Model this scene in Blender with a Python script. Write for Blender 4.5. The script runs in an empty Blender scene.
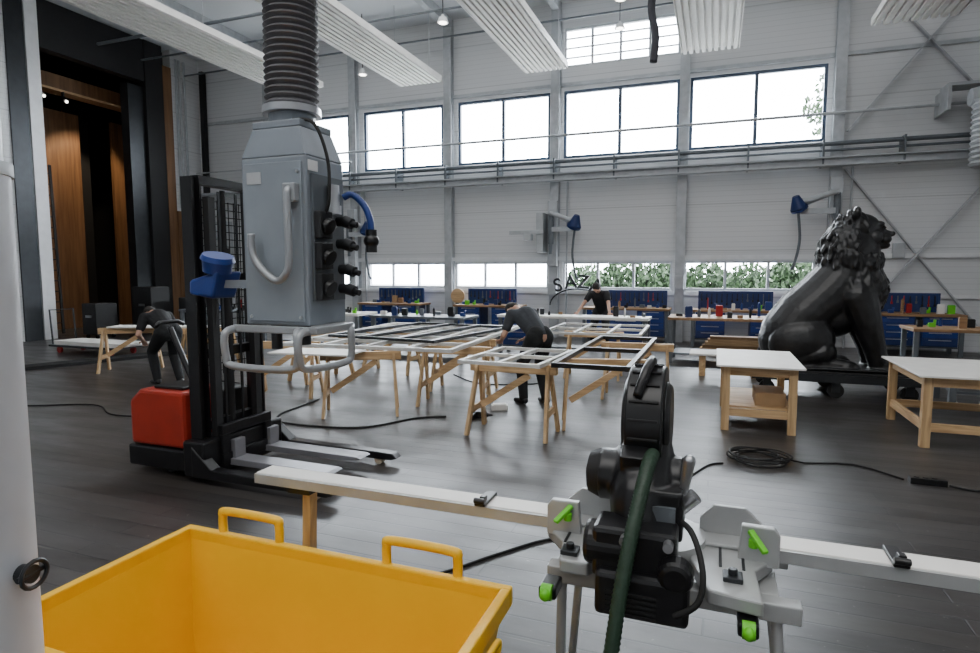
import bpy, bmesh, math, random
from mathutils import Vector, Matrix, Euler
random.seed(7)
SC=bpy.context.scene
COL=SC.collection
V=Vector
# ---------------------------------------------------------------- materials
_mats={}
def M(name,col=(.5,.5,.5),rough=.5,metal=0.0,var=.12,scale=6.0,bump=.0,coat=0.0):
    if name in _mats: return _mats[name]
    m=bpy.data.materials.new(name); m.use_nodes=True
    nt=m.node_tree; b=nt.nodes["Principled BSDF"]
    b.inputs["Roughness"].default_value=rough; b.inputs["Metallic"].default_value=metal
    b.inputs["Coat Weight"].default_value=coat
    tc=nt.nodes.new("ShaderNodeTexCoord"); nz=nt.nodes.new("ShaderNodeTexNoise")
    nz.inputs["Scale"].default_value=scale; nz.inputs["Detail"].default_value=4
    nt.links.new(tc.outputs["Object"],nz.inputs["Vector"])
    cr=nt.nodes.new("ShaderNodeValToRGB")
    cr.color_ramp.elements[0].position=.3; cr.color_ramp.elements[1].position=.7
    cr.color_ramp.elements[0].color=[max(0,c*(1-var)) for c in col]+[1]
    cr.color_ramp.elements[1].color=[min(1,c*(1+var)) for c in col]+[1]
    nt.links.new(nz.outputs["Fac"],cr.inputs["Fac"]); nt.links.new(cr.outputs["Color"],b.inputs["Base Color"])
    if bump>0:
        bp=nt.nodes.new("ShaderNodeBump"); bp.inputs["Strength"].default_value=bump; bp.inputs["Distance"].default_value=.02
        nt.links.new(nz.outputs["Fac"],bp.inputs["Height"]); nt.links.new(bp.outputs["Normal"],b.inputs["Normal"])
    _mats[name]=m; return m
def wood(name,c1,c2,rough=.55,axis=0,sc=1.0):
    if name in _mats: return _mats[name]
    m=bpy.data.materials.new(name); m.use_nodes=True; nt=m.node_tree; b=nt.nodes["Principled BSDF"]
    b.inputs["Roughness"].default_value=rough
    tc=nt.nodes.new("ShaderNodeTexCoord"); mp=nt.nodes.new("ShaderNodeMapping")
    s=[18*sc,18*sc,18*sc]; s[axis]=1.2*sc; mp.inputs["Scale"].default_value=s
    nz=nt.nodes.new("ShaderNodeTexNoise"); nz.inputs["Scale"].default_value=1.5; nz.inputs["Detail"].default_value=6; nz.inputs["Distortion"].default_value=.6
    cr=nt.nodes.new("ShaderNodeValToRGB"); cr.color_ramp.elements[0].position=.35; cr.color_ramp.elements[1].position=.65
    cr.color_ramp.elements[0].color=list(c1)+[1]; cr.color_ramp.elements[1].color=list(c2)+[1]
    L=nt.links.new; L(tc.outputs["Object"],mp.inputs[0]); L(mp.outputs[0],nz.inputs["Vector"]); L(nz.outputs["Fac"],cr.inputs[0]); L(cr.outputs[0],b.inputs["Base Color"])
    _mats[name]=m; return m
def floor_mat():
    m=bpy.data.materials.new("worn_floor"); m.use_nodes=True; nt=m.node_tree; b=nt.nodes["Principled BSDF"]; L=nt.links.new
    N=nt.nodes.new
    tc=N("ShaderNodeTexCoord")
    br=N("ShaderNodeTexBrick"); br.inputs["Scale"].default_value=1.0
    br.inputs["Brick Width"].default_value=2.4; br.inputs["Row Height"].default_value=.15; br.inputs["Mortar Size"].default_value=.006; br.inputs["Mortar Smooth"].default_value=.2
    br.inputs["Color1"].default_value=(.019,.0165,.015,1); br.inputs["Color2"].default_value=(.042,.036,.032,1); br.inputs["Mortar"].default_value=(.003,.003,.003,1)
    L(tc.outputs["Object"],br.inputs["Vector"])
    mpn=N("ShaderNodeMapping"); mpn.inputs["Scale"].default_value=(.45,1.6,1); L(tc.outputs["Object"],mpn.inputs[0])
    n1=N("ShaderNodeTexNoise"); n1.inputs["Scale"].default_value=.9; n1.inputs["Detail"].default_value=10; n1.inputs["Roughness"].default_value=.72
    L(mpn.outputs[0],n1.inputs["Vector"])
    r1=N("ShaderNodeValToRGB"); r1.color_ramp.elements[0].position=.42; r1.color_ramp.elements[1].position=.80; r1.color_ramp.elements[1].color=(.8,.8,.8,1)
    L(n1.outputs["Fac"],r1.inputs[0])
    mx=N("ShaderNodeMixRGB"); mx.inputs[2].default_value=(.10,.097,.098,1); L(r1.outputs[0],mx.inputs[0]); L(br.outputs["Color"],mx.inputs[1])
    n2=N("ShaderNodeTexNoise"); n2.inputs["Scale"].default_value=20; n2.inputs["Detail"].default_value=8; n2.inputs["Roughness"].default_value=.7; L(tc.outputs["Object"],n2.inputs["Vector"])
    r2=N("ShaderNodeValToRGB"); r2.color_ramp.elements[0].position=.64; r2.color_ramp.elements[1].position=.72; L(n2.outputs["Fac"],r2.inputs[0])
    mx2=N("ShaderNodeMixRGB"); mx2.inputs[2].default_value=(.20,.19,.18,1); L(r2.outputs[0],mx2.inputs[0]); L(mx.outputs[0],mx2.inputs[1])
    prev=mx2
    for rot,th in ((.6,.71),(-.5,.72),(1.5,.73)):
        mp=N("ShaderNodeMapping"); mp.inputs["Rotation"].default_value=(0,0,rot); mp.inputs["Scale"].default_value=(.7,22,1); L(tc.outputs["Object"],mp.inputs[0])
        n4=N("ShaderNodeTexNoise"); n4.inputs["Scale"].default_value=1.4; n4.inputs["Detail"].default_value=4; L(mp.outputs[0],n4.inputs["Vector"])
        r4=N("ShaderNodeValToRGB"); r4.color_ramp.elements[0].position=th; r4.color_ramp.elements[1].position=th+.07; L(n4.outputs["Fac"],r4.inputs[0])
        mx3=N("ShaderNodeMixRGB"); mx3.inputs[2].default_value=(.15,.14,.13,1); L(r4.outputs[0],mx3.inputs[0]); L(prev.outputs[0],mx3.inputs[1]); prev=mx3
    L(prev.outputs[0],b.inputs["Base Color"])
    mr=N("ShaderNodeMapRange"); mr.inputs[1].default_value=.3; mr.inputs[2].default_value=.7; mr.inputs[3].default_value=.29; mr.inputs[4].default_value=.43
    n3=N("ShaderNodeTexNoise"); n3.inputs["Scale"].default_value=2.4; n3.inputs["Detail"].default_value=7; n3.inputs["Roughness"].default_value=.6; L(mpn.outputs[0],n3.inputs["Vector"])
    L(n3.outputs["Fac"],mr.inputs[0]); L(mr.outputs[0],b.inputs["Roughness"])
    bp=N("ShaderNodeBump"); bp.inputs["Strength"].default_value=.5; bp.inputs["Distance"].default_value=.005; bp.invert=True
    L(br.outputs["Fac"],bp.inputs["Height"]); L(bp.outputs[0],b.inputs["Normal"])
    return m
def panel_wall_mat(name,col,period=.12,joint=1.1):
    m=bpy.data.materials.new(name); m.use_nodes=True; nt=m.node_tree; b=nt.nodes["Principled BSDF"]; L=nt.links.new
    b.inputs["Roughness"].default_value=.6
    tc=nt.nodes.new("ShaderNodeTexCoord"); sx=nt.nodes.new("ShaderNodeSeparateXYZ"); L(tc.outputs["Object"],sx.inputs[0])
    def saw(per,w):
        d=nt.nodes.new("ShaderNodeMath"); d.operation='DIVIDE'; d.inputs[1].default_value=per; L(sx.outputs[2],d.inputs[0])
        fr=nt.nodes.new("ShaderNodeMath"); fr.operation='FRACT'; L(d.outputs[0],fr.inputs[0])
        g=nt.nodes.new("ShaderNodeMath"); g.operation='LESS_THAN'; g.inputs[1].default_value=w; L(fr.outputs[0],g.inputs[0]); return g
    a=saw(period,.14); j=saw(joint,.018)
    nz=nt.nodes.new("ShaderNodeTexNoise"); nz.inputs["Scale"].default_value=.6; L(tc.outputs["Object"],nz.inputs["Vector"])
    cr=nt.nodes.new("ShaderNodeValToRGB"); cr.color_ramp.elements[0].color=[c*.92 for c in col]+[1]; cr.color_ramp.elements[1].color=list(col)+[1]; L(nz.outputs[0],cr.inputs[0])
    m1=nt.nodes.new("ShaderNodeMixRGB"); m1.inputs[2].default_value=[c*.86 for c in col]+[1]; L(a.outputs[0],m1.inputs[0]); L(cr.outputs[0],m1.inputs[1])
    m2=nt.nodes.new("ShaderNodeMixRGB"); m2.inputs[2].default_value=[c*.70 for c in col]+[1]; L(j.outputs[0],m2.inputs[0]); L(m1.outputs[0],m2.inputs[1])
    L(m2.outputs[0],b.inputs["Base Color"])
    return m
WHITE=M("white_paint",(.76,.77,.78),.45,var=.05); OFFW=M("off_white_board",(.82,.80,.76),.5,var=.05)
LGREY=M("light_grey_paint",(.42,.44,.46),.4); MGREY=M("mid_grey_paint",(.11,.125,.14),.42); UNIT=M("unit_grey_enamel",(.21,.24,.275),.35,var=.12,scale=3)
BLACK=M("black_plastic",(.005,.005,.006),.34); MATB=M("matt_black",(.006,.006,.007),.7); RUB=M("rubber_black",(.007,.007,.007),.7)
STEEL=M("brushed_steel",(.50,.51,.53),.30,.9); DSTEEL=M("dark_steel",(.035,.038,.042),.4,.6); ALU=M("cast_aluminium",(.42,.43,.43),.42,.35)
YEL=M("yellow_enamel",(.88,.50,.0),.40,var=.05,scale=2,coat=.1); RED=M("red_enamel",(.34,.022,.008),.4,var=.12); BLUE=M("blue_enamel",(.008,.026,.12),.42); BLUEP=M("blue_plastic",(.008,.036,.20),.4)
GREEN=M("lime_green_plastic",(.12,.55,.01),.4); HOSEG=M("dark_green_hose",(.014,.038,.020),.5,bump=.2,scale=60)
PINE=wood("pine",(.44,.27,.125),(.68,.46,.245)); PINEY=wood("pine_y",(.44,.27,.125),(.68,.46,.245),axis=1); PINEZ=wood("pine_z",(.42,.26,.12),(.64,.44,.23),axis=2)
PLY=wood("brown_plywood",(.12,.055,.022),(.20,.10,.042),axis=2,sc=.4); OAK=wood("bench_oak",(.22,.12,.055),(.36,.21,.10))
SKIN=M("skin",(.52,.30,.21),.5,var=.05); HAIR=M("dark_hair",(.014,.010,.007),.7,var=.3,scale=40,bump=.4)
TEE=M("charcoal_cotton",(.032,.036,.043),.85,bump=.25,scale=18); TEEB=M("black_cotton",(.009,.009,.011),.85,bump=.2,scale=18); TROU=M("black_trousers",(.007,.008,.009),.85,bump=.25,scale=14)
BRONZE=M("worn_black_lacquer",(.008,.008,.009),.34,0,var=.7,scale=9,bump=.4,coat=.08)
FRAME=M("window_frame_blue_grey",(.03,.055,.10),.4); WFR=M("window_frame_white",(.5,.52,.55),.4)
CARD=M("cardboard",(.36,.23,.12),.8); REDP=M("red_plastic",(.35,.010,.010),.4); TUBE=M("tube_grey_paint",(.33,.35,.37),.3,.3)
# ---------------------------------------------------------------- mesh builder
ORG={}
class B:
    def __init__(s): s.bm=bmesh.new(); s.mi=0
    def _set(s,vs):
        for f in {f for v in vs for f in v.link_faces}: f.material_index=s.mi
    def box(s,c,d,rot=None):
        mt=Matrix.Translation(c)
        if rot is not None: mt=mt@Euler(rot).to_matrix().to_4x4()
        mt=mt@Matrix.Diagonal((d[0],d[1],d[2],1))
        r=bmesh.ops.create_cube(s.bm,size=1,matrix=mt); s._set(r["verts"]); return s
    def bx(s,x0,x1,y0,y1,z0,z1): return s.box(((x0+x1)/2,(y0+y1)/2,(z0+z1)/2),(x1-x0,y1-y0,z1-z0))
    def beam(s,p,q,w,h,up=(0,0,1)):
        p=V(p);q=V(q);d=q-p;l=d.length;x=d/l;u=V(up)
        if abs(x.dot(u))>.98: u=V((0,1,0))
        y=u.cross(x).normalized(); z=x.cross(y)
        mt=Matrix((x,y,z)).transposed().to_4x4(); mt=Matrix.Translation((p+q)/2)@mt@Matrix.Diagonal((l,w,h,1))
        r=bmesh.ops.create_cube(s.bm,size=1,matrix=mt); s._set(r["verts"]); return s
    def cyl(s,p,q,r,r2=None,seg=18):
        p=V(p);q=V(q);d=q-p
        mt=Matrix.Translation((p+q)/2)@d.to_track_quat('Z','Y').to_matrix().to_4x4()
        g=bmesh.ops.create_cone(s.bm,cap_ends=True,segments=seg,radius1=r,radius2=r if r2 is None else r2,depth=d.length,matrix=mt); s._set(g["verts"]); return s
    def ball(s,c,r,rot=None,seg=16):
        if not hasattr(r,"__len__"): r=(r,r,r)
        mt=Matrix.Translation(c)
        if rot is not None: mt=mt@Euler(rot).to_matrix().to_4x4()
        mt=mt@Matrix.Diagonal((r[0],r[1],r[2],1))
        g=bmesh.ops.create_uvsphere(s.bm,u_segments=seg,v_segments=max(6,seg*2//3),radius=1,matrix=mt); s._set(g["verts"]); return s
    def cap(s,p,q,r,r2=None,seg=14):
        r2=r if r2 is None else r2
        s.ball(p,r,seg=seg); s.ball(q,r2,seg=seg); s.cyl(p,q,r,r2,seg); return s
    def chain(s,pts,rs,seg=14):
        for i in range(len(pts)-1): s.cap(pts[i],pts[i+1],rs[i],rs[i+1],seg)
        return s
    def sweep(s,pts,rad,seg=10,closed=False):
        pts=[V(p) for p in pts]; n=len(pts)
        if not hasattr(rad,"__len__"): rad=[rad]*n
        rings=[]; t=(pts[1]-pts[0]).normalized(); u=t.orthogonal().normalized()
        for i in range(n):
            if closed: t=(pts[(i+1)%n]-pts[i-1]).normalized()
            else: t=(pts[min(i+1,n-1)]-pts[max(i-1,0)]).normalized()
            u=(u-t*u.dot(t)).normalized(); w=t.cross(u)
            rings.append([s.bm.verts.new(pts[i]+(u*math.cos(a)+w*math.sin(a))*rad[i]) for a in [2*math.pi*k/seg for k in range(seg)]])
        m=n if closed else n-1
        for i in range(m):
            a=rings[i]; b=rings[(i+1)%n]
            for k in range(seg):
                f=s.bm.faces.new((a[k],a[(k+1)%seg],b[(k+1)%seg],b[k])); f.material_index=s.mi
        if not closed:
            for rr in (list(reversed(rings[0])),rings[-1]):
                f=s.bm.faces.new(rr); f.material_index=s.mi
        return s
    def prism(s,poly,ax,a,b):
        def mk(p,t):
            return {'x':(t,p[0],p[1]),'y':(p[0],t,p[1]),'z':(p[0],p[1],t)}[ax]
        lo=[s.bm.verts.new(mk(p,a)) for p in poly]; hi=[s.bm.verts.new(mk(p,b)) for p in poly]; n=len(poly)
        fs=[s.bm.faces.new(lo),s.bm.faces.new(hi)]+[s.bm.faces.new((lo[i],lo[(i+1)%n],hi[(i+1)%n],hi[i])) for i in range(n)]
        for f in fs: f.material_index=s.mi
        bmesh.ops.recalc_face_normals(s.bm,faces=fs); return s
    def hexa(s,lo,hi):
        a=[s.bm.verts.new(p) for p in lo]; b=[s.bm.verts.new(p) for p in hi]; n=len(a)
        fs=[s.bm.faces.new(list(reversed(a))),s.bm.faces.new(b)]+[s.bm.faces.new((a[i],a[(i+1)%n],b[(i+1)%n],b[i])) for i in range(n)]
        for f in fs: f.material_index=s.mi
        bmesh.ops.recalc_face_normals(s.bm,faces=fs); return s
    def out(s,name,mats,parent=None,label=None,cat=None,kind=None,group=None,bev=0,smooth=False,world=True,remesh=0,sm=3,loc=None):
        me=bpy.data.meshes.new(name); s.bm.to_mesh(me); s.bm.free()
        if not isinstance(mats,(list,tuple)): mats=[mats]
        for m in mats: me.materials.append(m)
        ob=bpy.data.objects.new(name,me); COL.objects.link(ob)
        if parent is not None:
            ob.parent=parent
            if world and parent in ORG: me.transform(Matrix.Translation(-ORG[parent])); 
            ORG[ob]=ORG.get(parent,V((0,0,0)))
        elif kind!="structure" and loc is None:
            xs=[v.co for v in me.vertices]
            c=V(((min(v.x for v in xs)+max(v.x for v in xs))/2,(min(v.y for v in xs)+max(v.y for v in xs))/2,min(v.z for v in xs)))
            me.transform(Matrix.Translation(-c)); ob.location=c; ORG[ob]=c
        elif loc is not None: ob.location=loc; ORG[ob]=V(loc)
        if remesh:
            rm=ob.modifiers.new("r","REMESH"); rm.mode='VOXEL'; rm.voxel_size=remesh
            so=ob.modifiers.new("s","SMOOTH"); so.iterations=sm; so.factor=.6
            dg=bpy.context.evaluated_depsgraph_get(); nm=bpy.data.meshes.new_from_object(ob.evaluated_get(dg))
            ob.modifiers.clear(); ob.data=nm; nm.name=name
            if len(nm.materials)==0: nm.materials.append(mats[0])
            smooth=True; me=nm
        if bev:
            bv=ob.modifiers.new("b","BEVEL"); bv.width=bev; bv.segments=2; bv.limit_method='ANGLE'; bv.angle_limit=math.radians(40)
        if smooth:
            for p in me.polygons: p.use_smooth=True
            if smooth=="auto":
                me.set_sharp_from_angle(angle=math.radians(38))
        if label: ob["label"]=label
        if cat: ob["category"]=cat
        if kind: ob["kind"]=kind
        if group: ob["group"]=group
        return ob
def thing(name,label,cat,loc,group=None,rz=0):
    e=bpy.data.objects.new(name,None); e.empty_display_size=.1; COL.objects.link(e); e.location=loc; e.rotation_euler=(0,0,rz)
    e["label"]=label; e["category"]=cat
    if group: e["group"]=group
    ORG[e]=V(loc); return e
def dup(o,loc,rz=None,label=None,parent=None):
    c=o.copy(); COL.objects.link(c)
    if parent is None:
        c.location=loc
        if rz is not None: c.rotation_euler=(0,0,rz)
        if label: c["label"]=label
    else: c.parent=parent
    for ch in list(o.children):
        dup(ch,None,parent=c)
    return c
def sm_path(pts,n=8):
    pts=[V(p) for p in pts]; P=[pts[0]]+pts+[pts[-1]]; o=[]
    for i in range(1,len(P)-2):
        for k in range(n):
            t=k/n; a,b,c,d=P[i-1],P[i],P[i+1],P[i+2]
            o.append(.5*((2*b)+(c-a)*t+(2*a-5*b+4*c-d)*t*t+(3*b-a-3*c+d)*t**3))
    o.append(pts[-1]); return o
# ================================================================= lion statue
lx,ly=1.58,9.58
b=B()
def Lp(x,y,z): return (lx+x-.04,ly+y,z)
hx=-.14
b.chain([Lp(-.50,0,.84),Lp(-.33,0,1.09),Lp(-.07,0,1.36),Lp(.13,0,1.62),Lp(.18,0,1.92)],[.395,.39,.385,.37,.34],24)
b.ball(Lp(-.56,0,.73),(.36,.34,.37),seg=24)
b.ball(Lp(.26,0,1.48),(.375,.36,.44),seg=24).ball(Lp(.20,0,1.93),(.365,.35,.43),seg=24)
b.ball(Lp(.0,0,1.10),(.38,.29,.32),seg=24)
for s in (-1,1):
    b.ball(Lp(-.38,s*.27,.73),(.43,.19,.36),rot=(0,-.35,0),seg=24)
    b.chain([Lp(-.1,s*.30,.60),Lp(-.45,s*.32,.47),Lp(-.05,s*.32,.44),Lp(.12,s*.32,.43)],[.16,.11,.085,.09])
    b.ball(Lp(.18,s*.32,.425),(.14,.10,.08))
    for k in (-1,0,1): b.ball(Lp(.27,s*.32+k*.06,.41),(.062,.032,.052))
    b.chain([Lp(.28,s*.21,1.38),Lp(.40,s*.23,1.02),Lp(.51,s*.22,.68),Lp(.56,s*.22,.48)],[.25,.185,.14,.125])
    b.ball(Lp(.63,s*.22,.435),(.16,.12,.085))
    for k in (-1,0,1): b.ball(Lp(.74,s*.22+k*.062,.415),(.065,.035,.055))
    b.ball(Lp(.36+hx,s*.22,2.49),(.055,.075,.09),rot=(s*-.35,0,0))
    b.ball(Lp(.65+hx,s*.095,2.345),(.07,.06,.042)); b.ball(Lp(.60+hx,s*.14,2.17),(.10,.08,.10)); b.ball(Lp(.74+hx,s*.055,2.14),(.08,.062,.062))
    b.ball(Lp(.725+hx,s*.085,2.295),(.02,.022,.018))
b.ball(Lp(.45+hx,0,2.26),(.255,.23,.24),seg=24)
b.ball(Lp(.62+hx,0,2.26),(.14,.09,.105)).ball(Lp(.73+hx,0,2.21),(.12,.06,.06)).ball(Lp(.835+hx,0,2.215),(.032,.055,.036))
b.ball(Lp(.69+hx,0,2.06),(.13,.085,.055)).ball(Lp(.76+hx,0,2.06),(.045,.05,.05))
random.seed(3)
for i in range(600):
    th=random.random()*2*math.pi; k=random.random(); zc=1.10+k*1.26
    if k>.62 and math.cos(th)>.2: continue
    cc=V((.26,0,1.46)) if zc<1.70 else V((.20,0,1.93)); ax=(.38,.365,.455)
    if math.cos(th)<-.3 and zc<1.45: continue
    dz=max(-.95,min(.95,(zc-cc.z)/ax[2])); q=math.sqrt(1-dz*dz)
    rr_=random.uniform(.026,.042)
    b.ball(Lp(cc.x+ax[0]*q*math.cos(th),ax[1]*q*math.sin(th),zc),(rr_,rr_,.11),rot=(random.uniform(-.5,.5)+math.sin(th)*dz*.7,random.uniform(-.45,.45)-math.cos(th)*dz*.7,0),seg=8)
for i in range(66):
    th=random.uniform(1.2,5.08); zz=random.uniform(2.12,2.45); q=math.sqrt(max(.1,1-((zz-2.26)/.26)**2))
    b.ball(Lp(.40+hx+.255*q*math.cos(th),.24*q*math.sin(th),zz),(.034,.034,.085),rot=(random.uniform(-.5,.5),random.uniform(-.8,.1),0),seg=8)
b.chain([Lp(-.84,0,.62),Lp(-.90,.1,.45),Lp(-.80,.38,.42),Lp(-.45,.46,.42),Lp(-.2,.47,.42)],[.06,.05,.045,.045,.07])
b.bx(lx-.92,lx+.9,ly-.46,ly+.46,.37,.40)
b.out("lion_statue",BRONZE,label="large glossy black seated lion statue with mane",cat="statue",remesh=.014,sm=2)
# ================================================================= people
def ik(a,c,l1,l2,pole):
    a=V(a);c=V(c);d=c-a;L=min(d.length,(l1+l2)*.999); u=d.normalized()
    c=a+u*L; x=(l1*l1-l2*l2+L*L)/(2*L); hh=math.sqrt(max(0,l1*l1-x*x)); p=V(pole); p=(p-u*p.dot(u)).normalized()
    return a+u*x+p*hh,c
def person(loc,yaw,lean,feet,hands,label,shirt,hiph=.90,headtilt=.5,hipx=0,hairlen=0):
    t=thing("person",label,"person",loc,rz=yaw)
    hip=V((hipx,0,hiph)); dr=V((math.sin(lean),0,math.cos(lean))); nrm=V((math.cos(lean),0,-math.sin(lean)))
    belly=hip+dr*.20+nrm*-.01; chest=hip+dr*.38-nrm*.015; neck=hip+dr*.52
    hl=lean+headtilt; hd=V((math.sin(hl),0,math.cos(hl))); hf=V((math.cos(hl),0,-math.sin(hl)))
    nt=neck+V((math.sin(lean*.7+hl*.3),0,math.cos(lean*.7+hl*.3)))*.10; head=nt+hd*.09+hf*.02
    skin=B(); sh=B(); tr=B(); so=B(); ha=B()
    skin.chain([hip,belly,chest],[.12,.11,.12]); skin.cap(chest,neck,.10,.055); skin.cap(neck,nt,.055,.052)
    skin.ball(head,(.095,.075,.115),rot=(0,hl,0)); skin.ball(head-hd*.055+hf*.035,(.055,.05,.06),rot=(0,hl,0))
    skin.ball(head+hf*.098-hd*.012,(.016,.012,.022),rot=(0,hl,0)); skin.ball(head+hf*.082-hd*.06,(.014,.025,.010),rot=(0,hl,0)); skin.ball(head+hf*.08+hd*.022,(.016,.05,.010),rot=(0,hl,0))
    for s in (-1,1): skin.ball(head+V((0,s*.077,0))-hd*.005,(.018,.010,.030),rot=(0,hl,0))
    ha.ball(head+hd*.025-hf*.014,(.098,.083,.105),rot=(0,hl,0)); ha.ball(head-hf*.05-hd*.02,(.055,.07,.075+hairlen),rot=(0,hl,0))
    sh.chain([hip+dr*.02,belly,chest],[.135,.135,.15])
    for s in (-1,1):
        shd=neck-dr*.055+V((0,s*.17,0)); sh.cap(chest+V((0,s*.06,0)),shd-V((0,s*.02,0)),.115,.075); sh.cap(neck-dr*.02,shd,.062,.068); sh.cap(belly+V((0,s*.035,0)),chest+V((0,s*.055,0)),.115,.12)
        hp=hip+V((0,s*.09,-.02)); ft=V(feet[0 if s<0 else 1])+V((0,0,.085))
        kn,an=ik(hp,ft,.43,.42,(1,s*.15,0))
        skin.chain([hp,kn,an],[.085,.058,.040]); 
        tr.chain([hp,hp.lerp(kn,.5),kn,kn.lerp(an,.4),an+V((0,0,.0))],[.112,.095,.074,.070,.060]); tr.cap(hip+V((0,s*.05,.02)),hip+V((0,s*.06,-.05)),.118,.115)
        so.cap(an+V((-.03,0,-.035)),an+V((.03,0,-.045)),.046,.042).cap(an+V((.03,0,-.045)),an+V((.15,s*.02,-.052)),.045,.033)
        skin.cap(an,an+V((.05,0,-.04)),.035,.03)
        hn=V(hands[0 if s<0 else 1]); el,wr=ik(shd,hn,.29,.255,(-.5,s*.6,-.6))
        skin.chain([shd,el,wr],[.052,.038,.027]); sh.chain([shd,shd.lerp(el,.62)],[.078,.064])
        d=(wr-el).normalized(); d=(d+V((.25,0,-.15))).normalized(); side=d.cross(V((0,0,1))).normalized() if abs(d.z)<.95 else V((0,1,0)); up_=side.cross(d)
        palm=wr+d*.055
        q=d.to_track_quat('X','Z').to_euler(); skin.ball(palm,(.05,.040,.018),rot=q)
        for k,ln in zip((-1.5,-.5,.5,1.5),(.060,.072,.078,.070) if s<0 else (.070,.078,.072,.060)):
            p0=palm+d*.035+side*k*.019; p1=p0+d*ln*.5+side*k*.004; p2=p1+(d*.8-up_*.6).normalized()*ln*.5
            skin.chain([p0,p1,p2],[.0095,.0085,.0075],8)
        p0=palm-d*.02+side*(-s)*.03; p1=p0+(d*.6+side*(-s)*.9).normalized()*.04; p2=p1+(d*1.0-up_*.3).normalized()*.03
        skin.chain([p0,p1,p2],[.013,.011,.009],8)
    skin.out("body",SKIN,t,world=False,remesh=.0065,sm=2)
    sh.out("shirt",shirt,t,world=False,remesh=.011,sm=4); tr.out("trousers",TROU,t,world=False,remesh=.011,sm=4)
    so.out("shoes",BLACK,t,world=False,remesh=.009,sm=2); ha.out("hair",HAIR,t,world=False,remesh=.009,sm=1)
    for s in (-1,1): B().ball(head+hf*.083+V((0,s*.031,0))+hd*.004,.011,seg=10).out("eye",M("eye",(.05,.04,.035),.2),t,world=False,smooth=True)
    return t
person((-2.14,7.38,0),math.radians(142),math.radians(57),((-.08,-.12,0),(.06,.13,0)),((.45,-.16,.80),(.51,.18,.80)),"person in charcoal t-shirt and black trousers bending over frame",TEE,hiph=.89,headtilt=.6,hipx=-.10)
person((-2.30,13.02,0),math.radians(-95),math.radians(36),((-.05,-.15,0),(.0,.15,0)),((.56,-.34,.86),(.56,.34,.86)),"person in black t-shirt leaning with both hands on bench",TEEB,hiph=.86,headtilt=.5,hipx=-.1)
person((-7.75,6.75,0),math.radians(160),math.radians(66),((-.1,-.13,0),(.1,.12,0)),((.42,-.12,.62),(.46,.16,.64)),"person in dark work clothes stooping over a trestle",TEEB,hiph=.82,headtilt=.3,hipx=-.08)
# mitre saw head
sx,sy=-.14,1.86
def W(x,y,z): return (sx+x-.01,sy+y,z)
SAW=thing("mitre_saw","black and grey sliding mitre saw with green levers","mitre saw",(sx,sy,.84))
b=B(); b.cap(W(-.03,-.02,1.15),W(-.03,-.13,1.05),.085,.09).cap(W(-.03,-.13,1.05),W(-.02,-.15,.95),.09,.09)
b.cyl(W(-.16,-.05,1.085),W(.08,-.05,1.085),.078,.072,seg=28).box(W(.03,-.12,1.03),(.12,.16,.14)).box(W(-.05,-.1,1.14),(.08,.1,.12),(.4,0,0))
b.out("saw_head",BLACK,SAW,remesh=.007,sm=4)
# letters
SIGN=thing("letter_sign","standing arched row of dark letters before the window","sign",(-3.22,14.85,.86))
for i,ch in enumerate("SAZA"):
    cu=bpy.data.curves.new("l","FONT"); cu.body=ch; cu.size=.47; cu.extrude=.02; cu.offset=.008; cu.align_x='CENTER'
    o=bpy.data.objects.new("tmp",cu); COL.objects.link(o); dg=bpy.context.evaluated_depsgraph_get(); me=bpy.data.meshes.new_from_object(o.evaluated_get(dg)); bpy.data.objects.remove(o)
    a=(i-1.5)*-.18; me.transform(Matrix.Translation((-3.22+(i-1.5)*.30,14.85,1.31-(i-1.5)**2*.04))@Euler((math.pi/2,0,0)).to_matrix().to_4x4()@Euler((0,0,a)).to_matrix().to_4x4())
    me.transform(Matrix.Translation(-ORG[SIGN])); me.materials.clear(); me.materials.append(DSTEEL)
    lo=bpy.data.objects.new("letter",me); COL.objects.link(lo); lo.parent=SIGN
B().sweep([(-3.22+.70*math.cos(a),14.88,.86+.42*math.sin(a)) for a in [math.pi*k/20 for k in range(21)]],.02,8).out("arch",DSTEEL,SIGN)
# ================================================================= ROOM
YW=15.4; XL=-15.8; ZC=8.45; XR=9.0; YN=-5.0
B().bx(-26,XR,YN,YW+.3,-.2,0).out("floor",floor_mat(),kind="structure")
B().bx(-26,XR,YN,YW+.3,ZC,ZC+.2).out("ceiling",M("ceiling_white",(.62,.64,.66),.7,var=.05,scale=.7),kind="structure")
WM=panel_wall_mat("ribbed_white_wall",(.70,.71,.72))
holes=[]
up=[(-12.75,-10.15),(-9.65,-7.13),(-6.68,-4.10),(-3.74,-.92),(-.68,2.2)]
lowx=[(-12.6,-10.1),(-9.6,-7.1),(-6.79,-4.12),(-3.72,-.99),(-.71,2.13)]
for a in up: holes.append((a[0],a[1],4.60,6.28))
for a in lowx: holes.append((a[0],a[1],1.26,1.96))
holes.append((-3.74,-.94,6.86,7.80))
def wall_holes(x0,x1,z0,z1,holes,y0,y1):
    xs=sorted({x0,x1}|{h[0] for h in holes}|{h[1] for h in holes}); zs=sorted({z0,z1}|{h[2] for h in holes}|{h[3] for h in holes})
    b=B()
    for j in range(len(zs)-1):
        run=None
        for i in range(len(xs)-1):
            cx=(xs[i]+xs[i+1])/2; cz=(zs[j]+zs[j+1])/2
            solid=not any(h[0]<cx<h[1] and h[2]<cz<h[3] for h in holes)
            if solid and run is None: run=xs[i]
            if not solid and run is not None: b.bx(run,xs[i],y0,y1,zs[j],zs[j+1]); run=None
        if run is not None: b.bx(run,xs[-1],y0,y1,zs[j],zs[j+1])
    return b
wall_holes(-26,XR,0,ZC,holes,YW,YW+.25).out("wall_back",WM,kind="structure")
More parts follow.
